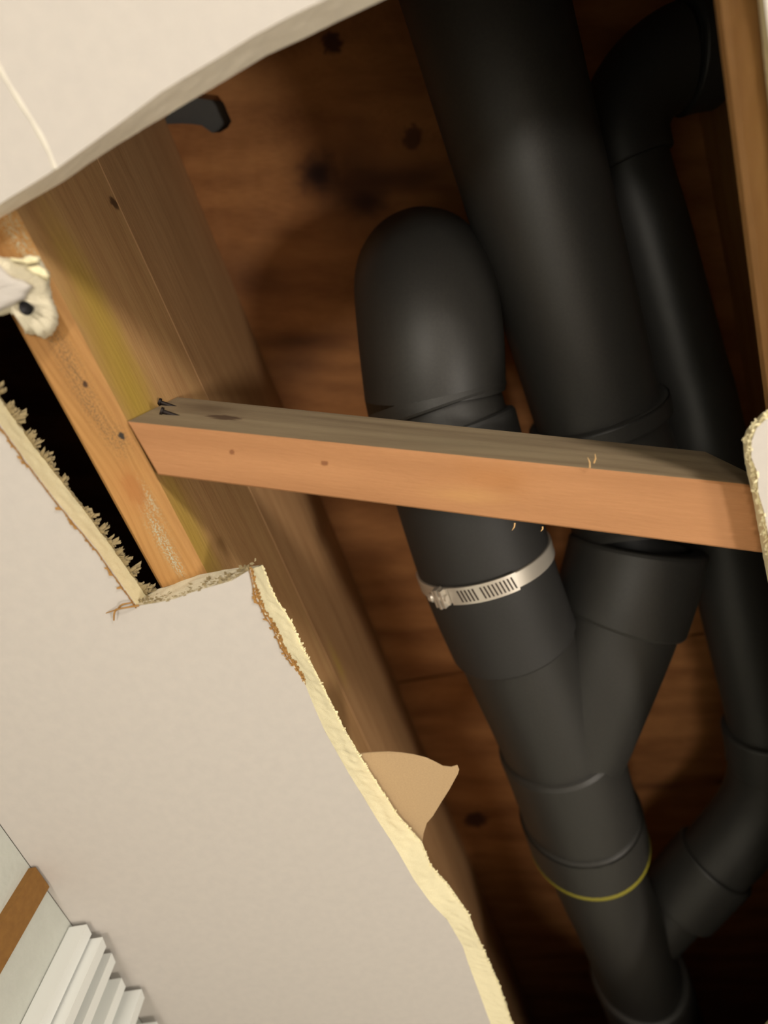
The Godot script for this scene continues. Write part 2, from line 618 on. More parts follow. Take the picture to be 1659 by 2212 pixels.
func ceiling_and_opening() -> void:
	var stn := edge_stations()
	var rows := []
	for s in stn:
		rows.append([P(s[0], s[1], H0), P(s[2], s[3], H1)])
	# face and back of the board, filled as two halves that meet on either side of the opening
	var top := 0
	var low := 0
	for i in stn.size():
		if stn[i][0] == 1150 and stn[i][1] == -270:
			top = i
		if stn[i][0] == 1250 and stn[i][1] == 2440:
			low = i
	var c: Array = mats.room
	var bounds := [c[0], c[1], c[2], c[3]]
	var st := new_st()
	for layer in 2:
		var y := CEIL if layer == 0 else Y(H1)
		var n := Vector3.DOWN if layer == 0 else Vector3.UP
		var hole := PackedVector2Array()
		for r in rows:
			hole.append(flat(r[layer]))
		# cut lines run from the two chosen stations to the walls straight up and down the picture
		var pt := hole[top]
		var pl := hole[low]
		var up_hit := hit(bounds, pt, Vector2(0.0, 1.0))
		var dn_hit := hit(bounds, pl, Vector2(0.0, -1.0))
		var n_st := hole.size()
		var left := PackedVector2Array()
		var k := top
		while true:
			left.append(hole[k])
			if k == low:
				break
			k = (k + 1) % n_st
		left.append(dn_hit[0])
		ring_walk(left, bounds, dn_hit[1], up_hit[1], true, pl)
		left.append(up_hit[0])
		var right := PackedVector2Array()
		k = low
		while true:
			right.append(hole[k])
			if k == top:
				break
			k = (k + 1) % n_st
		right.append(up_hit[0])
		ring_walk(right, bounds, up_hit[1], dn_hit[1], false, pl)
		right.append(dn_hit[0])
		face(st, left, y, n)
		face(st, right, y, n)
	var ceiling := struct("ceiling", [st], [mats.board], "pale drywall ceiling with a ragged hole cut through it")
	# cut edge, in stretches that look different
	var find := func(u: int, v: int) -> int:
		for i in stn.size():
			if stn[i][0] == u and stn[i][1] == v:
				return i
		return -1
	var i_a: int = find.call(295, 1309)
	var i_b: int = find.call(541, 1230)
	var i_c: int = find.call(1250, 2440)
	var i_d: int = find.call(1690, 1300)
	var i_e: int = find.call(1720, 700)
	var i_f: int = find.call(1150, -270)
	var closing := rows.slice(i_f)
	closing.append(rows[0])
	var spans := [
		[rows.slice(0, i_a + 1), "gypsum", 0.0007, "straight cream cut edge beside the joist"],
		[rows.slice(i_a, i_b + 1), "gypsum_grey", 0.0014, "short crumbly edge at the step"],
		[rows.slice(i_b, i_c + 1), "gypsum", 0.0010, "long cream cut edge below the pipes"],
		[rows.slice(i_c, i_d + 1), "gypsum", 0.0010, ""],
		[rows.slice(i_d, i_e + 1), "gypsum", 0.0020, "torn white edge at the end of the strip"],
		[rows.slice(i_e, i_f + 1), "gypsum", 0.0008, ""],
		[closing, "painted_edge", 0.0005, "smooth pale edge of the upper piece"],
	]
	for k in spans.size():
		var s: Array = spans[k]
		var o := sub("cut_edge", [edge_strip(s[0], 100 + k, s[2], 8)], [mats[s[1]]], ceiling, s[3])
	# torn paper along the edges
	var low_rows := rows.slice(0, i_b + 5)
	var f := sub("torn_paper", [fringe(rows.slice(0, i_a + 1), 0, -0.0008, 0.0010, 3500, -0.6, 1, 0.6)], [mats.brown_paper], ceiling, "brown torn face paper")
	f.set_meta("kind", "stuff")
	f = sub("torn_paper", [fringe(rows.slice(i_b, i_b + 7), 0, -0.0008, 0.0011, 2500, -0.6, 8, 0.6)], [mats.brown_paper], ceiling, "brown torn face paper")
	f.set_meta("kind", "stuff")
	f = sub("torn_paper", [fringe(rows.slice(i_b, i_b + 8), 0, 0.002, 0.0012, 2600, 0.9, 2)], [mats.brown_paper], ceiling, "brown torn face paper")
	f.set_meta("kind", "stuff")
	f = sub("torn_paper", [fringe(rows.slice(i_a, i_b + 1), 0, 0.012, 0.0014, 3000, 0.7, 3, 0.6)], [mats.grey_paper], ceiling)
	f.set_meta("kind", "stuff")
	f = sub("torn_paper", [fringe(rows.slice(1, i_a + 1), 1, -0.002, 0.0024, 7000, 1.0, 4, 0.85)], [mats.grey_paper], ceiling, "grey torn backing paper")
	f.set_meta("kind", "stuff")
	f = sub("torn_paper", [fringe(rows.slice(i_b, i_c), 1, -0.002, 0.0007, 900, 0.8, 5, 0.5)], [mats.gypsum], ceiling)
	f.set_meta("kind", "stuff")
	f = sub("torn_paper", [fringe(rows.slice(i_d, i_e), 0, 0.006, 0.0008, 1500, 0.9, 6)], [mats.gypsum], ceiling)
	f.set_meta("kind", "stuff")


func hit(b: Array, p: Vector2, d: Vector2) -> Array:
	for i in 4:
		var q = Geometry2D.segment_intersects_segment(p, p + d * 20.0, b[i], b[(i + 1) % 4])
		if q != null:
			return [q, i]
	return [p, 0]

func ring_walk(poly: PackedVector2Array, b: Array, from: int, to: int, west: bool, pl: Vector2) -> void:
	# add the room corners between two wall hits, on the side asked for
	var fwd := []
	var k := from
	while k != to:
		k = (k + 1) % 4
		fwd.append(b[k])
	var back := []
	k = from
	while k != to:
		back.append(b[k])
		k = (k + 3) % 4
	var mean := func(l: Array) -> float:
		var s := 0.0
		for v in l:
			s += v.x
		return s / maxf(l.size(), 1.0)
	var pick := fwd
	if fwd.is_empty() or (not back.is_empty() and ((mean.call(back) < mean.call(fwd)) == west)):
		pick = back
	for v in pick:
		poly.append(v)


func framing() -> void:
	# left joist: right lower edge and left lower edge, both carried on beyond the opening
	var r0 := flat(P(33, 466, H1))
	var r1 := flat(P(437, 1231, H1))
	var l0 := flat(P(81, 800, H1))
	var l1 := flat(P(340, 1270, H1))
	var dr := (r1 - r0).normalized()
	var dl := (l1 - l0).normalized()
	var nb := Vector2(-dr.y, dr.x)                     # towards the pipes
	if nb.dot(flat(P(900, 900, H1)) - r0) < 0.0:
		nb = -nb
	var ra := r0 - dr * 0.9
	var rb := r0 + dr * 1.7
	var la := l0 + dl * ((ra - l0).dot(dr) / dl.dot(dr))
	var lb := l0 + dl * ((rb - l0).dot(dr) / dl.dot(dr))
	var q := [ra, rb, lb, la]
	var uv := func(u: float, v: float) -> Vector2:     # metres along and across the underside
		var p := flat(P(u, v, H1)) - ra
		return Vector2(p.dot(dr), absf(p.dot(nb)))
	var side := func(u: float, v: float) -> Vector2:   # metres along and up the right side
		var d := P(u, v, 1.0) - eye
		var t := (ra - Vector2(eye.x, eye.z)).dot(nb) / Vector2(d.x, d.z).dot(nb)
		var w := eye + d * t
		return Vector2((flat(w) - ra).dot(dr), w.y - Y(H1))
	var grey := Color(0.42, 0.33, 0.22)
	var white := Color(0.70, 0.72, 0.66)
	var deep := Color(0.22, 0.13, 0.06)
	var marks := []
	for e in [[150, 770, 0.022, 0.005], [180, 850, 0.022, 0.006], [225, 920, 0.02, 0.005], [262, 950, 0.010, 0.005], [110, 720, 0.02, 0.006]]:
		marks.append([uv.call(e[0], e[1]), e[2], e[3], grey, 0.5, "speck"])
	for e in [[325, 1080, 0.012, 0.003], [335, 1130, 0.016, 0.005], [350, 1170, 0.012, 0.004], [370, 1200, 0.012, 0.004], [385, 1225, 0.008, 0.003], [30, 500, 0.02, 0.006]]:
		marks.append([uv.call(e[0], e[1]), e[2], e[3], white, 0.85, "speck"])
	marks.append([uv.call(263, 941), 0.0022, 0.0016, Color(0.12, 0.11, 0.11), 0.9, "knot"])
	marks.append([uv.call(184, 829), 0.0018, 0.0012, deep, 0.9, "knot"])
	marks.append([uv.call(290, 1055), 0.010, 0.005, Color(0.62, 0.40, 0.20), 0.6, "knot"])
	marks.append([uv.call(285, 1060), 0.022, 0.012, Color(0.70, 0.47, 0.26), 0.5, "stain"])
	var u_lo: float = uv.call(33, 466).x - 0.05
	var m_low := wood(Vector2i(1536, 128), Vector2(u_lo, -0.004), Vector2(0.42, 0.045), Color(0.72, 0.535, 0.31), Color(0.59, 0.41, 0.21), 3, 260.0, marks)
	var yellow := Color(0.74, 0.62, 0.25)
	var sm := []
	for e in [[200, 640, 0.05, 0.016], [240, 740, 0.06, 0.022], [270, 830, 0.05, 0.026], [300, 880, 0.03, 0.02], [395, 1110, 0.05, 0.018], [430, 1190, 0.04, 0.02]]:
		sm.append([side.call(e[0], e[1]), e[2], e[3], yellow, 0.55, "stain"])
	for e in [[400, 648, 0.003, 0.0045], [398, 680, 0.0025, 0.003], [246, 437, 0.004, 0.006], [345, 418, 0.004, 0.004]]:
		sm.append([side.call(e[0], e[1]), e[2], e[3], deep, 0.7, "knot"])
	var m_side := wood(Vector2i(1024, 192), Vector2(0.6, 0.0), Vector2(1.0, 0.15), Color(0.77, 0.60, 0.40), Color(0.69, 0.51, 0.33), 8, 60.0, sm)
	var m_up := wood(Vector2i(768, 256), Vector2(0.6, 0.0), Vector2(1.3, 0.24), Color(0.74, 0.57, 0.39), Color(0.66, 0.49, 0.32), 9, 40.0, [[Vector2(1.32, 0.02), 0.03, 0.012, yellow, 0.5, "stain"]])
	var seam := 1.47
	var t := thing("floor_joist", "long tan floor joist along the left of the hole, stained underside, seam along its side", "joist", up3(ra, Y(H1)))
	var lo := new_st()
	var si := new_st()
	board(q, Y(H1), Y(seam) - 0.0006, 0.0035, lo, si)
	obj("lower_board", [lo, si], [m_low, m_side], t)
	lo = new_st()
	si = new_st()
	var inset := 0.0012
	board([ra - nb * inset, rb - nb * inset, lb, la], Y(seam) + 0.0006, Y(H2), 0.0012, lo, si)
	obj("upper_board", [lo, si], [m_up, m_up], t)
	# joist at the right edge
	var a0 := flat(P(1565, 0, H1))
	var a1 := flat(P(1642, 640, H1))
	var da := (a1 - a0).normalized()
	var na := Vector2(-da.y, da.x)
	if na.dot(flat(P(900, 900, H1)) - a0) > 0.0:
		na = -na                                       # away from the pipes
	var e0 := a0 - da * 0.9
	var e1 := a0 + da * 2.1
	var m_right := wood(Vector2i(768, 192), Vector2(0.5, 0.0), Vector2(1.2, 0.4), Color(0.58, 0.42, 0.23), Color(0.47, 0.32, 0.16), 12, 60.0, [])
	t = thing("nailing_board", "tan board along the right edge of the hole, above the torn drywall", "board", up3(e0, Y(H1)))
	lo = new_st()
	si = new_st()
	board([e0, e1, e1 + na * 0.064, e0 + na * 0.064], Y(H1) + 0.001, Y(1.03), 0.002, lo, si)
	obj("board", [lo, si], [m_right, m_right], t)
	var k0 := flat(P(1500, 200, H2))
	var k1 := flat(P(1640, 1000, H2))
	var dk := (k1 - k0).normalized()
	e0 = k0 - dk * 1.2
	e1 = k0 + dk * 2.4
	t = thing("floor_joist", "shadowed brown floor joist at the far right, behind the curved black pipe", "joist", up3(e0, Y(H1)))
	lo = new_st()
	si = new_st()
	board([e0, e1, e1 + na * 0.038, e0 + na * 0.038], Y(H1), Y(H2), 0.002, lo, si)
	obj("board", [lo, si], [m_right, m_right], t)
	# joist that closes the dark bay on the left
	var s0 := la - nb * 0.36
	var s1 := lb - nb * 0.36
	t = thing("floor_joist", "hidden floor joist across the dark bay left of the stained joist", "joist", up3(s0, Y(H1)))
	lo = new_st()
	si = new_st()
	board([s0, s1, s1 - nb * 0.038, s0 - nb * 0.038], Y(H1), Y(H2), 0.002, lo, si)
	obj("board", [lo, si], [m_right, m_right], t)
	# end boards across the bays
	var far0 := la - nb * 0.40
	var far1 := e0 + na * 0.04
	var g0 := lb - nb * 0.40
	var g1 := e1 + na * 0.04
	for e in [[far0, far1, -dr, "rim_board", "rim board closing the near end of the joist bays"], [g0, g1, dr, "rim_board", "rim board closing the far end of the joist bays"]]:
		lo = new_st()
		board([e[0], e[1], e[1] + e[2] * 0.038, e[0] + e[2] * 0.038], Y(H1), Y(H2), 0.002, lo, lo)
		t = thing(e[3], e[4], "board", up3(e[0], Y(H1)))
		obj("board", [lo], [m_right], t)
	# subfloor of two sheets with a joint across the bay, and a torn hole near the upper drywall edge
	subfloor(far0, far1, g0, g1, dr, nb)
	# blocking strip across the hole
	strip(dr)


func subfloor(far0: Vector2, far1: Vector2, g0: Vector2, g1: Vector2, dr: Vector2, nb: Vector2) -> void:
	var org := far0
	var uv := func(u: float, v: float) -> Vector2:
		return flat(P(u, v, H2))
	var deep := Color(0.17, 0.08, 0.05)
	var mk := []
	for e in [[686, 378, 0.022, 0.020, 0.95, "stain"], [770, 400, 0.045, 0.05, 0.45, "stain"], [790, 440, 0.028, 0.014, 0.7, "stain"], [870, 390, 0.07, 0.018, 0.5, "stain"], [715, 95, 0.010, 0.009, 0.7, "knot"], [1027, 1772, 0.02, 0.018, 0.7, "knot"], [640, 790, 0.05, 0.03, 0.3, "stain"], [530, 600, 0.05, 0.04, 0.3, "stain"], [640, 740, 0.06, 0.012, 0.35, "stain"], [1560, 1690, 0.02, 0.008, 0.5, "stain"], [1430, 1700, 0.05, 0.008, 0.35, "stain"], [890, 300, 0.01, 0.01, 0.5, "knot"]]:
		mk.append([uv.call(e[0], e[1]), e[2], e[3], deep, e[4], e[5]])
	var m := wood(Vector2i(1024, 1024), Vector2(-0.7, -1.5), Vector2(1.8, 2.2), Color(0.74, 0.51, 0.30), Color(0.55, 0.35, 0.19), 15, 14.0, mk, 0.8)
	# joint between the sheets, measured
	var j0 := flat(P(700, 1500, H2))
	var j1 := flat(P(1000, 1452, H2))
	var jd := (j1 - j0).normalized()
	var cutl: Vector2 = j0 - jd * 0.9
	var cutr: Vector2 = j0 + jd * 1.3
	var gap := dr * 0.0022
	var y := Y(H2)
	# torn hole outline
	var hole := PackedVector2Array()
	for e in [[330, 262], [365, 214], [400, 196], [440, 203], [470, 206], [484, 224], [492, 244], [500, 262], [492, 276], [476, 286], [458, 287], [448, 280], [436, 271], [415, 268], [390, 267], [360, 268]]:
		hole.append(flat(P(e[0], e[1], H2)))
	var sheets := [[PackedVector2Array([far0 - nb * 0.05, far1 + nb * 0.05, cutr - gap, cutl - gap]), true], [PackedVector2Array([cutl + gap, cutr + gap, g1 + nb * 0.05, g0 - nb * 0.05]), false]]
	for sh in sheets:
		var st := new_st()
		var poly: PackedVector2Array = sh[0]
		if sh[1]:
			# split along a line through the hole so that each half is a plain outline
			var hi := 0
			var lo := 0
			for i in hole.size():
				if hole[i].dot(nb) > hole[hi].dot(nb):
					hi = i
				if hole[i].dot(nb) < hole[lo].dot(nb):
					lo = i
			var a: Vector2 = poly[0]
			var b: Vector2 = poly[3]
			var c: Vector2 = poly[1]
			var d: Vector2 = poly[2]
			var wl = Geometry2D.segment_intersects_segment(hole[lo], hole[lo] - nb * 3.0, a, b)
			var wr = Geometry2D.segment_intersects_segment(hole[hi], hole[hi] + nb * 3.0, c, d)
			for sgn in [1, -1]:
				var half := PackedVector2Array([wl])
				var k := lo
				while true:
					half.append(hole[k])
					if k == hi:
						break
					k = posmod(k + sgn, hole.size())
				half.append(wr)
				var k2: int = (lo + sgn + hole.size()) % hole.size()
				# which end of the sheet this chain lies towards
				var mean := Vector2.ZERO
				for v in half:
					mean += v
				var chain_mid: Vector2 = Vector2.ZERO
				var cnt := 0
				k = lo
				while true:
					chain_mid += hole[k]
					cnt += 1
					if k == hi:
						break
					k = posmod(k + sgn, hole.size())
				chain_mid /= cnt
				var line_mid := (hole[lo] + hole[hi]) / 2.0
				if (chain_mid - line_mid).dot(dr) > 0.0:
					half.append(d)
					half.append(b)
				else:
					half.append(c)
					half.append(a)
				face(st, half, y, Vector3.DOWN)
				face(st, half, y + 0.018, Vector3.UP)
			for i in hole.size():
				var j := (i + 1) % hole.size()
				quad(st, up3(hole[i], y), up3(hole[j], y), up3(hole[j], y + 0.018), up3(hole[i], y + 0.018), up3((hole[0] + hole[8]) / 2.0 - hole[i], 0))
		else:
			face(st, poly, y, Vector3.DOWN)
			face(st, poly, y + 0.018, Vector3.UP)
		for i in 4:
			var j := (i + 1) % 4
			quad(st, up3(poly[i], y), up3(poly[j], y), up3(poly[j], y + 0.018), up3(poly[i], y + 0.018), up3(poly[i] - (poly[0] + poly[2]) / 2.0, 0))
		var o := thing("subfloor_sheet", "reddish brown plywood subfloor sheet with knots, above the pipe elbow" if sh[1] else "reddish brown plywood subfloor sheet beyond the joint, above the pipe junction", "plywood", up3(poly[0], y))
		obj("plywood", [st], [m], o)
	# floor covering above, closing everything from over it
	var lid := new_st()
	board([far0 - nb * 0.1 - dr * 0.1, g0 - nb * 0.1 + dr * 0.1, g1 + nb * 0.1 + dr * 0.1, far1 + nb * 0.1 - dr * 0.1], y + 0.0185, y + 0.04, 0.0, lid, lid)
	var u := thing("flooring_underlay", "dark grey flooring underlay seen through the torn hole in the plywood", "underlay", up3(far0, y))
	obj("sheet", [lid], [plain(Color(0.36, 0.36, 0.35), 0.8)], u)


func strip(dr: Vector2) -> void:
	var a := flat(P(273, 912, H1))
	var b := flat(P(1687, 1055, H1))
	var c := flat(P(1703, 1203, H1))
	var d := flat(P(340, 1027, H1))
	var al := (b - a).normalized()
	var ac := Vector2(-al.y, al.x)
	if ac.dot(d - a) < 0.0:
		ac = -ac
	var uv := func(u: float, v: float) -> Vector2:
		var p := flat(P(u, v, H1)) - a
		return Vector2(p.dot(al), p.dot(ac))
	var marks := [
		[uv.call(1095, 1050), 0.012, 0.008, Color(0.62, 0.42, 0.24), 0.45, "stain"],
		[uv.call(1060, 1030), 0.03, 0.012, Color(0.66, 0.44, 0.24), 0.5, "stain"],
		[uv.call(1010, 1070), 0.03, 0.006, Color(0.74, 0.56, 0.34), 0.5, "stain"],
		[uv.call(700, 1000), 0.002, 0.0015, Color(0.42, 0.24, 0.12), 0.6, "knot"],
		[uv.call(500, 975), 0.0015, 0.0015, Color(0.42, 0.24, 0.12), 0.6, "knot"],
	]
	var m_low := wood(Vector2i(1280, 128), Vector2(-0.01, -0.006), Vector2(0.62, 0.065), Color(0.70, 0.50, 0.33), Color(0.62, 0.43, 0.27), 18, 40.0, marks)
	var m_side := wood(Vector2i(1024, 160), Vector2(-0.01, 0.0), Vector2(0.62, 0.09), Color(0.60, 0.53, 0.42), Color(0.47, 0.40, 0.31), 19, 50.0, [
		[Vector2(0.03, 0.055), 0.02, 0.02, Color(0.36, 0.28, 0.2), 0.5, "stain"], [Vector2(0.045, 0.035), 0.01, 0.006, Color(0.3, 0.22, 0.16), 0.8, "knot"], [Vector2(0.2, 0.03), 0.06, 0.02, Color(0.54, 0.48, 0.38), 0.6, "stain"]])
	var t := thing("blocking_strip", "orange wooden blocking strip with a dusty grey side, running across the hole", "wood strip", up3(a, Y(H1)))
	var lo := new_st()
	var si := new_st()
	board([a, b, c, d], Y(H1), Y(1.275), 0.0015, lo, si)
	obj("strip", [lo, si], [m_low, m_side], t)
	# toenails driven into the left end of its upper side
	for e in [[366, 876], [372, 896]]:
		var st := new_st()
		var p := P(e[0], e[1], 1.0) - eye
		var nb2 := -ac
		var k := (a - Vector2(eye.x, eye.z)).dot(nb2) / Vector2(p.x, p.z).dot(nb2)
		var w := eye + p * k
		var dir := (up3(al * 0.8 + ac * 0.25, 0.0) + Vector3(0, 0.12, 0)).normalized()
		tube(st, [[w - dir * 0.007, 0.0], [w - dir * 0.0069, 0.0026], [w - dir * 0.0055, 0.0026], [w - dir * 0.0054, 0.0014], [w + dir * 0.006, 0.0014]], 14)
		obj("nail", [st], [mats.nail], t, "dark bent nail")
	# splinters along the arrises
	for e in [[1112, 1130, 12, -16], [1172, 1138, 8, -10], [1274, 1010, 9, 22], [1283, 1000, -5, 20]]:
		var st := new_st()
		var p0 := P(e[0], e[1], 0.992)
		var p1 := P(e[0] - e[2] * 0.5, e[1] - e[3], 0.985)
		tube(st, [[p0, 0.0005], [p0.lerp(p1, 0.5) + Vector3(0.0006, 0, 0), 0.0004], [p1, 0.0001]], 8)
		obj("splinter", [st], [plain(Color(0.86, 0.70, 0.48), 0.8)], t)


func px_path(l: Array, r: float, n := 8) -> Array:
	var o := []
	for e in l:
		o.append([P(e[0], e[1], e[2]), r])
	return smooth_path(o, n)


func pipes() -> void:
	# main drain
	var leg := flat(P(918, 606, 1.72))
	var ax := [[938, 850, 1.63], [972, 960, 1.60], [1052, 1235, 1.54], [1130, 1430, 1.52], [1214, 1635, 1.50], [1290, 1880, 1.50], [1336, 1990, 1.50], [1402, 2165, 1.50], [1470, 2360, 1.50], [1530, 2560, 1.50]]
	var run := px_path(ax, 0.057)
	var start: Vector3 = run[0][0]
	var dirn: Vector3 = (run[4][0] - run[0][0]).normalized()
	var yb := start.y
	var corner := up3(leg, yb)
	var el := []
	el.append([up3(leg, Y(H2)), 0.0665])
	el.append([up3(leg, Y(2.0)), 0.0665])
	var bend := minf(0.10, corner.distance_to(start))
	var into := (start - corner).normalized()
	for k in 13:
		var t := k / 12.0
		var p := (corner + Vector3.UP * bend).lerp(corner, t).lerp(corner.lerp(corner + into * bend, t), t)
		el.append([p, lerpf(0.0655, 0.0635, t)])
	var full := el.duplicate()
	full.append_array(run)
	for e in along(run, 0.0, 0.012, 3):
		el.append([e[0], 0.0635])
	var t := thing("drain_pipe", "thick black drain line with a large elbow, a Y junction and a yellow ring", "pipe", start)
	var st := new_st()
	var tip: Vector3 = el[-1][0]
	var td: Vector3 = (tip - el[-2][0]).normalized()
	el.append_array([[tip + td * 0.002, 0.0625], [tip + td * 0.0025, 0.061], [tip + td * 0.0026, 0.05]])
	tube(st, el, 64)
	obj("elbow", [st], [mats.abs], t)
	var at := func(u: float, v: float, h: float) -> float: return station(full, P(u, v, h))
	var e1: float = at.call(940, 872, 1.63)
	obj("leg_socket", [sleeve(full, 0.002, 0.040, 0.0655, 0.05)], [mats.abs], t)
	st = new_st()
	tube(st, with_radius(along(full, e1 - 0.01, at.call(1136, 1440, 1.52) + 0.03, 40), 0.0572), 64)
	obj("pipe_section", [st], [mats.abs], t)
	var c1: float = at.call(1108, 1378, 1.52)
	obj("coupling", [sleeve(full, at.call(960, 920, 1.6), c1, 0.0645, 0.05, 0.004)], [mats.rubber], t)
	# the Y junction: straight body and branch in one moulding
	st = new_st()
	var w0: float = c1 - 0.004
	var w1: float = at.call(1206, 1610, 1.5)
	tube(st, with_radius(along(full, w0, w1 + 0.02, 24), 0.0605), 64)
	var br := px_path([[1200, 1680, 1.5], [1248, 1555, 1.51], [1297, 1425, 1.53], [1338, 1310, 1.56], [1368, 1205, 1.60], [1378, 1150, 1.62]], 0.059)
	tube(st, br.slice(0, 30), 64)
	obj("y_junction", [st], [mats.abs], t)
	var bs := func(u: float, v: float, h: float) -> float: return station(br, P(u, v, h))
	obj("branch_socket", [sleeve(br, bs.call(1330, 1330, 1.55), bs.call(1374, 1170, 1.62), 0.0645, 0.05, 0.004)], [mats.abs], t)
	obj("socket", [sleeve(full, w1 - 0.012, at.call(1252, 1755, 1.5), 0.0655, 0.05, 0.006)], [mats.abs], t)
	var r1: float = at.call(1270, 1812, 1.5)
	obj("socket", [sleeve(full, at.call(1246, 1740, 1.5), r1, 0.0695, 0.05, 0.007)], [mats.abs], t)
	st = new_st()
	tube(st, with_radius(along(full, r1 - 0.03, at.call(1530, 2560, 1.5), 30), 0.057), 64)
	obj("pipe_section", [st], [mats.abs], t)
	# ring of cement at the socket's mouth
	st = new_st()
	var ring := along(full, r1 - 0.005, r1 + 0.004, 4)
	tube(st, [[ring[0][0], 0.057], [ring[0][0], 0.0695], [ring[1][0], 0.0700], [ring[2][0], 0.0701], [ring[3][0], 0.0692], [ring[4][0], 0.0565]], 64)
	obj("cement_ring", [st], [mats.cement], t, "thin yellow-green ring of pipe cement")
	obj("socket", [sleeve(full, at.call(1378, 2095, 1.5), at.call(1470, 2340, 1.5), 0.065, 0.05, 0.006)], [mats.abs], t)

	# second line from the top, bending into the branch
	var b := px_path([[1010, -120, 1.71], [1043, 0, 1.71], [1140, 360, 1.71], [1240, 720, 1.71], [1296, 924, 1.71]], 0.0572)
	var b2 := px_path([[1296, 924, 1.71], [1338, 1050, 1.69], [1368, 1130, 1.65], [1376, 1180, 1.61]], 0.0585)
	t = thing("drain_pipe", "straight black pipe from the top of the hole running down behind the elbow", "pipe", b[0][0])
	st = new_st()
	var bl := b.duplicate()
	bl.push_front([b[0][0] + (b[0][0] - b[1][0]).normalized() * 0.6, 0.0572])
	tube(st, bl, 64)
	obj("pipe_section", [st], [mats.abs], t)
	st = new_st()
	tube(st, b2, 64)
	obj("bend", [st], [mats.abs], t)
	obj("bend_socket", [sleeve(b, station(b, P(1285, 885, 1.71)), station(b, P(1296, 924, 1.71)), 0.0645, 0.05)], [mats.abs], t)

	# thin vent line on the right
	var v := px_path([[1640, 92, 2.0], [1560, 105, 2.0], [1490, 120, 2.0], [1425, 148, 2.0], [1370, 205, 2.0], [1341, 280, 1.99], [1347, 345, 1.98], [1374, 440, 1.96], [1400, 520, 1.94], [1470, 770, 1.86], [1508, 904, 1.80], [1580, 1232, 1.63], [1640, 1500, 1.58]], 0.0375)
	var low := px_path([[1640, 1500, 1.58], [1658, 1600, 1.56], [1660, 1660, 1.555], [1645, 1725, 1.55], [1605, 1788, 1.54], [1530, 1872, 1.53], [1440, 1972, 1.52], [1370, 2050, 1.51]], 0.0375)
	var vv := v.duplicate()
	vv.append_array(low.slice(1))
	t = thing("vent_pipe", "thinner black pipe on the right, curved at the top and bent towards the main drain", "pipe", v[20][0])
	st = new_st()
	var s_at := func(u: float, w: float, h: float) -> float: return station(vv, P(u, w, h))
	tube(st, with_radius(along(vv, 0.0, s_at.call(1440, 1972, 1.52) + 0.03, 140), 0.0375), 48)
	obj("pipe_section", [st], [mats.abs], t)
	obj("upper_bend", [sleeve(vv, s_at.call(1462, 130, 2.0), s_at.call(1352, 365, 1.98), 0.0415, 0.03, 0.002)], [mats.abs], t)
	obj("wall_socket", [sleeve(vv, s_at.call(1560, 105, 2.0), s_at.call(1468, 128, 2.0), 0.045, 0.03, 0.003)], [mats.abs], t)
	obj("lower_bend", [sleeve(vv, s_at.call(1650, 1590, 1.56), s_at.call(1540, 1860, 1.53), 0.0405, 0.03, 0.002)], [mats.abs], t)
	obj("socket", [sleeve(vv, s_at.call(1648, 1570, 1.56), s_at.call(1660, 1650, 1.555), 0.044, 0.03, 0.003)], [mats.abs], t)
	obj("socket", [sleeve(vv, s_at.call(1545, 1855, 1.53), s_at.call(1466, 1945, 1.52), 0.0455, 0.03, 0.003)], [mats.abs], t)

	# hose clamp round the coupling
	var s0: float = at.call(1044, 1212, 1.54)
	var mid := along(full, s0, s0 + 0.004, 1)
	var ctr: Vector3 = mid[0][0]
	var d: Vector3 = (mid[1][0] - mid[0][0]).normalized()
	var down := (Vector3.DOWN - d * Vector3.DOWN.dot(d)).normalized()
	var lat := d.cross(down).normalized()
	if lat.x < 0.0:
		lat = -lat
	var cl := thing("hose_clamp", "silver hose clamp with a slotted band, tight round the black coupling below the strip", "clamp", ctr)
	st = new_st()
	var hw := 0.0075
	tube(st, [[ctr - d * hw, 0.064], [ctr - d * hw, 0.0662], [ctr - d * (hw - 0.0006), 0.0668], [ctr + d * (hw - 0.0006), 0.0668], [ctr + d * hw, 0.0662], [ctr + d * hw, 0.064]], 96)
	obj("band", [st], [mats.steel], cl, "smooth silver band")
	var spot := func(deg: float, r: float) -> Vector3:
		var q := deg_to_rad(deg)
		return ctr + (down * cos(q) + lat * sin(q)) * r
	# overlapping band end with its slots
	st = new_st()
	for k in 26:
		var p0: Vector3 = spot.call(-34.0 + k * 2.0, 0.0672)
		var p1: Vector3 = spot.call(-32.0 + k * 2.0, 0.0672)
		var rad := ((p0 + p1) / 2.0 - ctr).normalized()
		box(st, (p0 + p1) / 2.0, (p1 - p0) * 0.5, d * 0.0084, rad * 0.0010)
	var band_end := obj("band_end", [st], [mats.steel], cl, "overlapping end of the band")
	for k in 15:
		var a0 := -26.0 + k * 2.9
		if k == 5:
			continue
		var p: Vector3 = spot.call(a0, 0.06835)
		var rad := (p - ctr).normalized()
		var tang := rad.cross(d)
		st = new_st()
		var lean := (d * 0.0056 + tang * 0.0012)
		box(st, p, lean, tang * 0.0007, rad * 0.0004)
		sub("slot", [st], [mats.slot], band_end)
	# screw and housing
	st = new_st()
	var hp: Vector3 = spot.call(-42.0, 0.0705)
	var hr := (hp - ctr).normalized()
	var ht := hr.cross(d).normalized()
	for k in 3:
		box(st, hp + ht * (k - 1) * 0.0042, ht * 0.0012, d * (0.0095 - 0.001 * absf(k - 1)), hr * (0.0042 - 0.0006 * absf(k - 1)))
	box(st, hp - hr * 0.0025, ht * 0.007, d * 0.008, hr * 0.0012)
	var housing := obj("screw_housing", [st], [mats.steel], cl, "ridged screw housing")
	st = new_st()
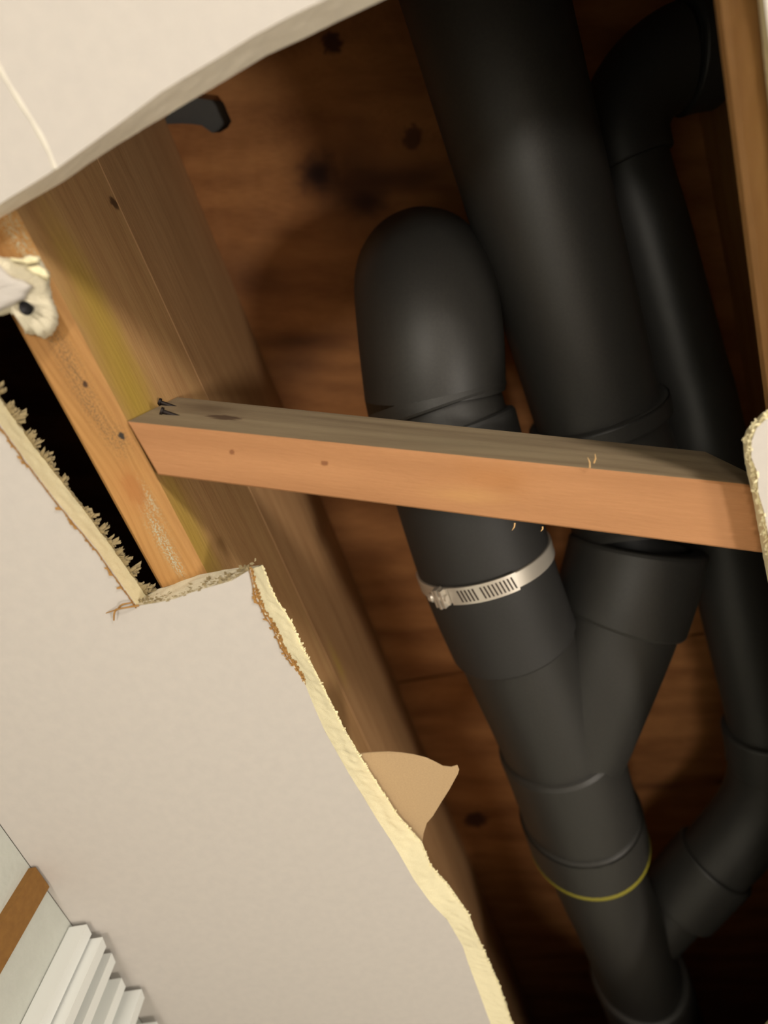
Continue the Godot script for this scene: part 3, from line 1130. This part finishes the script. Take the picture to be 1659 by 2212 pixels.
	tube(st, [[hp - ht * 0.012, 0.0], [hp - ht * 0.012, 0.0042], [hp - ht * 0.008, 0.0046], [hp - ht * 0.006, 0.003], [hp + ht * 0.008, 0.003], [hp + ht * 0.008, 0.0]], 18)
	sub("screw", [st], [mats.steel], housing)


func sheet_piece(outline: Array, h: Callable, thick: float) -> SurfaceTool:
	var st := new_st()
	var pts := PackedVector2Array()
	for e in outline:
		pts.append(Vector2(e[0], e[1]))
	var ids := Geometry2D.triangulate_polygon(pts)
	var up := Vector3.UP * thick
	var w := []
	for p in pts:
		w.append(P(p.x, p.y, h.call(p)))
	for i in range(0, ids.size(), 3):
		var a: Vector3 = w[ids[i]]
		var b: Vector3 = w[ids[i + 1]]
		var c: Vector3 = w[ids[i + 2]]
		var n := (b - a).cross(c - a).normalized()
		if n.y > 0.0:
			n = -n
		tri(st, a, b, c, n)
		tri(st, a + up, b + up, c + up, -n)
	var mid := Vector3.ZERO
	for p in w:
		mid += p / w.size()
	for i in w.size():
		var j := (i + 1) % w.size()
		quad(st, w[i], w[j], w[j] + up, w[i] + up, (w[i] + w[j]) / 2.0 - mid)
	return st


func lump(st: SurfaceTool, outline: Array, h_low: float, h_high: float, s: int, rough: float) -> void:
	# a crumbly slab: outline in the picture at the lower face, rounded shoulders, noisy skin
	var nz := noise(1.0, s, 3)
	var pts := []
	var n := outline.size()
	for i in n:
		var a := Vector2(outline[i][0], outline[i][1])
		var b := Vector2(outline[(i + 1) % n][0], outline[(i + 1) % n][1])
		var m := maxi(1, int(a.distance_to(b) / 4.0))
		for k in m:
			pts.append(a.lerp(b, float(k) / m))
	var mid := Vector2.ZERO
	for p in pts:
		mid += p / pts.size()
	var prof := [[0.0, 0.0], [0.25, 0.0], [0.5, 0.0], [0.7, 0.02], [0.84, 0.06], [0.93, 0.2], [1.0, 0.45], [1.0, 0.75], [0.97, 1.0]]
	var grid := []
	for r in prof:
		var line := []
		for p in pts:
			var q: Vector2 = mid.lerp(p, r[0])
			var w := P(q.x, q.y, lerpf(h_low, h_high, r[1]))
			var z := nz.get_noise_3d(w.x * 160.0, w.y * 160.0, w.z * 160.0) * 1.2 + nz.get_noise_3d(w.x * 500.0, w.y * 500.0, w.z * 500.0)
			var dir := (up3(flat(w) - flat(P(mid.x, mid.y, h_low)), 0.0)).normalized() * float(r[0]) + Vector3.DOWN * (1.0 - float(r[1]))
			line.append(w + dir * z * rough)
		grid.append(line)
	for i in prof.size() - 1:
		for k in pts.size():
			var k2: int = (k + 1) % pts.size()
			st.set_smooth_group(1)
			for e in [[i, k], [i + 1, k], [i + 1, k2], [i, k], [i + 1, k2], [i, k2]]:
				st.set_uv(Vector2(e[0], e[1]) * 0.1)
				st.add_vertex(grid[e[0]][e[1]])


func small_things() -> void:
	var ceiling: Node3D = get_node("ceiling")
	# drywall scrap still screwed to the joist
	var t := thing("drywall_scrap", "broken drywall scrap with a dark screw hole, stuck under the stained joist", "drywall", P(40, 650, H1))
	var st := new_st()
	lump(st, [[-90, 560], [10, 556], [40, 561], [60, 553], [86, 556], [92, 570], [107, 592], [108, 615], [112, 643], [120, 662], [127, 682], [122, 712], [108, 724], [94, 730], [72, 722], [54, 718], [50, 702], [58, 690], [40, 684], [20, 676], [-20, 690], [-90, 712]], 0.955, 0.9995, 51, 0.0011)
	st.generate_normals()
	obj("gypsum_core", [st], [mats.gypsum_grey], t, "crumbly cream gypsum")
	st = new_st()
	lump(st, [[-90, 556], [0, 572], [14, 588], [28, 600], [52, 606], [72, 618], [60, 634], [52, 648], [36, 654], [20, 662], [0, 671], [-90, 720]], 0.942, 0.965, 52, 0.0004)
	st.generate_normals()
	obj("face_paper", [st], [mats.board], t, "smooth white painted face")
	st = new_st()
	lump(st, [[22, 556], [40, 562], [66, 553], [86, 556], [88, 566], [60, 570], [40, 566], [24, 564]], 0.935, 0.965, 53, 0.0006)
	lump(st, [[56, 578], [80, 572], [100, 582], [109, 598], [104, 606], [88, 598], [70, 590]], 0.932, 0.965, 54, 0.0006)
	st.generate_normals()
	obj("torn_paper", [st], [mats.gypsum], t, "curled torn paper")
	# countersunk screw: a dished head in a pit
	st = new_st()
	var sc := P(54, 666, 0.936)
	tube(st, [[sc + Vector3(0, 0.0015, 0), 0.0], [sc + Vector3(0, 0.001, 0), 0.0022], [sc, 0.0030], [sc + Vector3(0, 0.0005, 0), 0.0034], [sc + Vector3(0, 0.006, 0), 0.0012]], 24)
	obj("screw_head", [st], [plain(Color(0.10, 0.09, 0.11), 0.5, 0.4)], t, "dark screw head")

	# flap of backing paper behind the lower edge
	st = sheet_piece([[740, 1640], [775, 1628], [811, 1625], [840, 1624], [866, 1626], [893, 1630], [921, 1637], [940, 1646], [957, 1655], [975, 1657], [988, 1653], [992, 1662], [989, 1672], [971, 1705], [952, 1735], [935, 1763], [922, 1778], [915, 1800], [912, 1822], [860, 1800], [800, 1720]], func(p: Vector2) -> float: return 1.004 + 0.018 * smoothstep(0.0, 200.0, (p.x - 760.0) - 0.25 * (p.y - 1630.0)), 0.0006)
	sub("paper_flap", [st], [mats.tan_paper], ceiling, "torn tan flap of backing paper")
	# raised line of filler across the upper piece
	st = new_st()
	var ln := [[-30, 100], [0, 152], [20, 184], [37, 213], [52, 236], [67, 257], [86, 292], [105, 327], [112, 346], [119, 366]]
	for i in ln.size() - 1:
		var a := P(ln[i][0], ln[i][1], H0)
		var b := P(ln[i + 1][0], ln[i + 1][1], H0)
		var e := (b - a).normalized()
		var n := Vector3(e.z, 0, -e.x)
		var wa := 0.0011 + 0.0004 * sin(i * 2.3)
		var wb := 0.0011 + 0.0004 * sin((i + 1) * 2.3)
		var dn := Vector3.DOWN * 0.0007
		quad(st, a + n * wa, b + n * wb, b + dn, a + dn, Vector3.DOWN)
		quad(st, a - n * wa, b - n * wb, b + dn, a + dn, Vector3.DOWN)
	sub("filler_line", [st], [plain(Color(0.86, 0.84, 0.79), 0.9)], ceiling, "thin raised white line")
	# shred of paper hanging at the step
	st = new_st()
	for l in [[[300, 1308], [275, 1312], [255, 1316], [227, 1325]], [[252, 1316], [247, 1324], [246, 1340]], [[256, 1315], [264, 1306], [285, 1302]]]:
		var pth := []
		for i in l.size():
			pth.append([P(l[i][0], l[i][1], H0 - 0.012 * sin(i * 1.1)), 0.0007 - 0.00012 * i])
		tube(st, smooth_path(pth, 4), 8)
	sub("paper_shred", [st], [mats.brown_paper], ceiling, "brown shred of paper")

	# what stands at the wall in the lower left corner
	var fr := wall_frame()
	var a: Vector2 = fr[0]
	var w: Vector2 = fr[1]
	var m: Vector2 = fr[2]
	var bl := thing("vertical_blind", "bunched white vertical blind against the wall at the lower left corner", "blind", up3(flat(P(240, 2110, H0)), CEIL - 0.6))
	var tops := [[148, 2004], [178, 2026], [204, 2064], [238, 2110], [262, 2142], [306, 2204], [342, 2262]]
	var vane := plain(Color(0.93, 0.94, 0.93), 0.6)
	for i in tops.size():
		var s := (flat(P(tops[i][0], tops[i][1], H0)) - a).dot(w)
		var depth := 0.016 + 0.004 * float((i * 2) % 3)
		var p0 := a + w * s + m * 0.001
		st = new_st()
		board([p0 - w * 0.0062, p0 - w * 0.0062 + m * depth, p0 + w * 0.0062 + m * depth * 0.9, p0 + w * 0.0062], CEIL - 1.5, CEIL - 0.003 - 0.002 * (i % 2), 0.001, st, st)
		obj("vane", [st], [vane], bl)
	var s0 := (flat(P(55, 1872, H0)) - a).dot(w)
	var s1 := (flat(P(88, 1914, H0)) - a).dot(w)
	st = new_st()
	board([a + w * s0, a + w * s1, a + w * s1 + m * 0.006, a + w * s0 + m * 0.006], 0.0, CEIL - 0.001, 0.001, st, st)
	struct("trim_1", [st], [mottled(Color(0.50, 0.34, 0.13), Color(0.57, 0.40, 0.17), 0.1, 0.6, 0.03, 61)], "narrow orange-brown upright wood trim on the left wall")
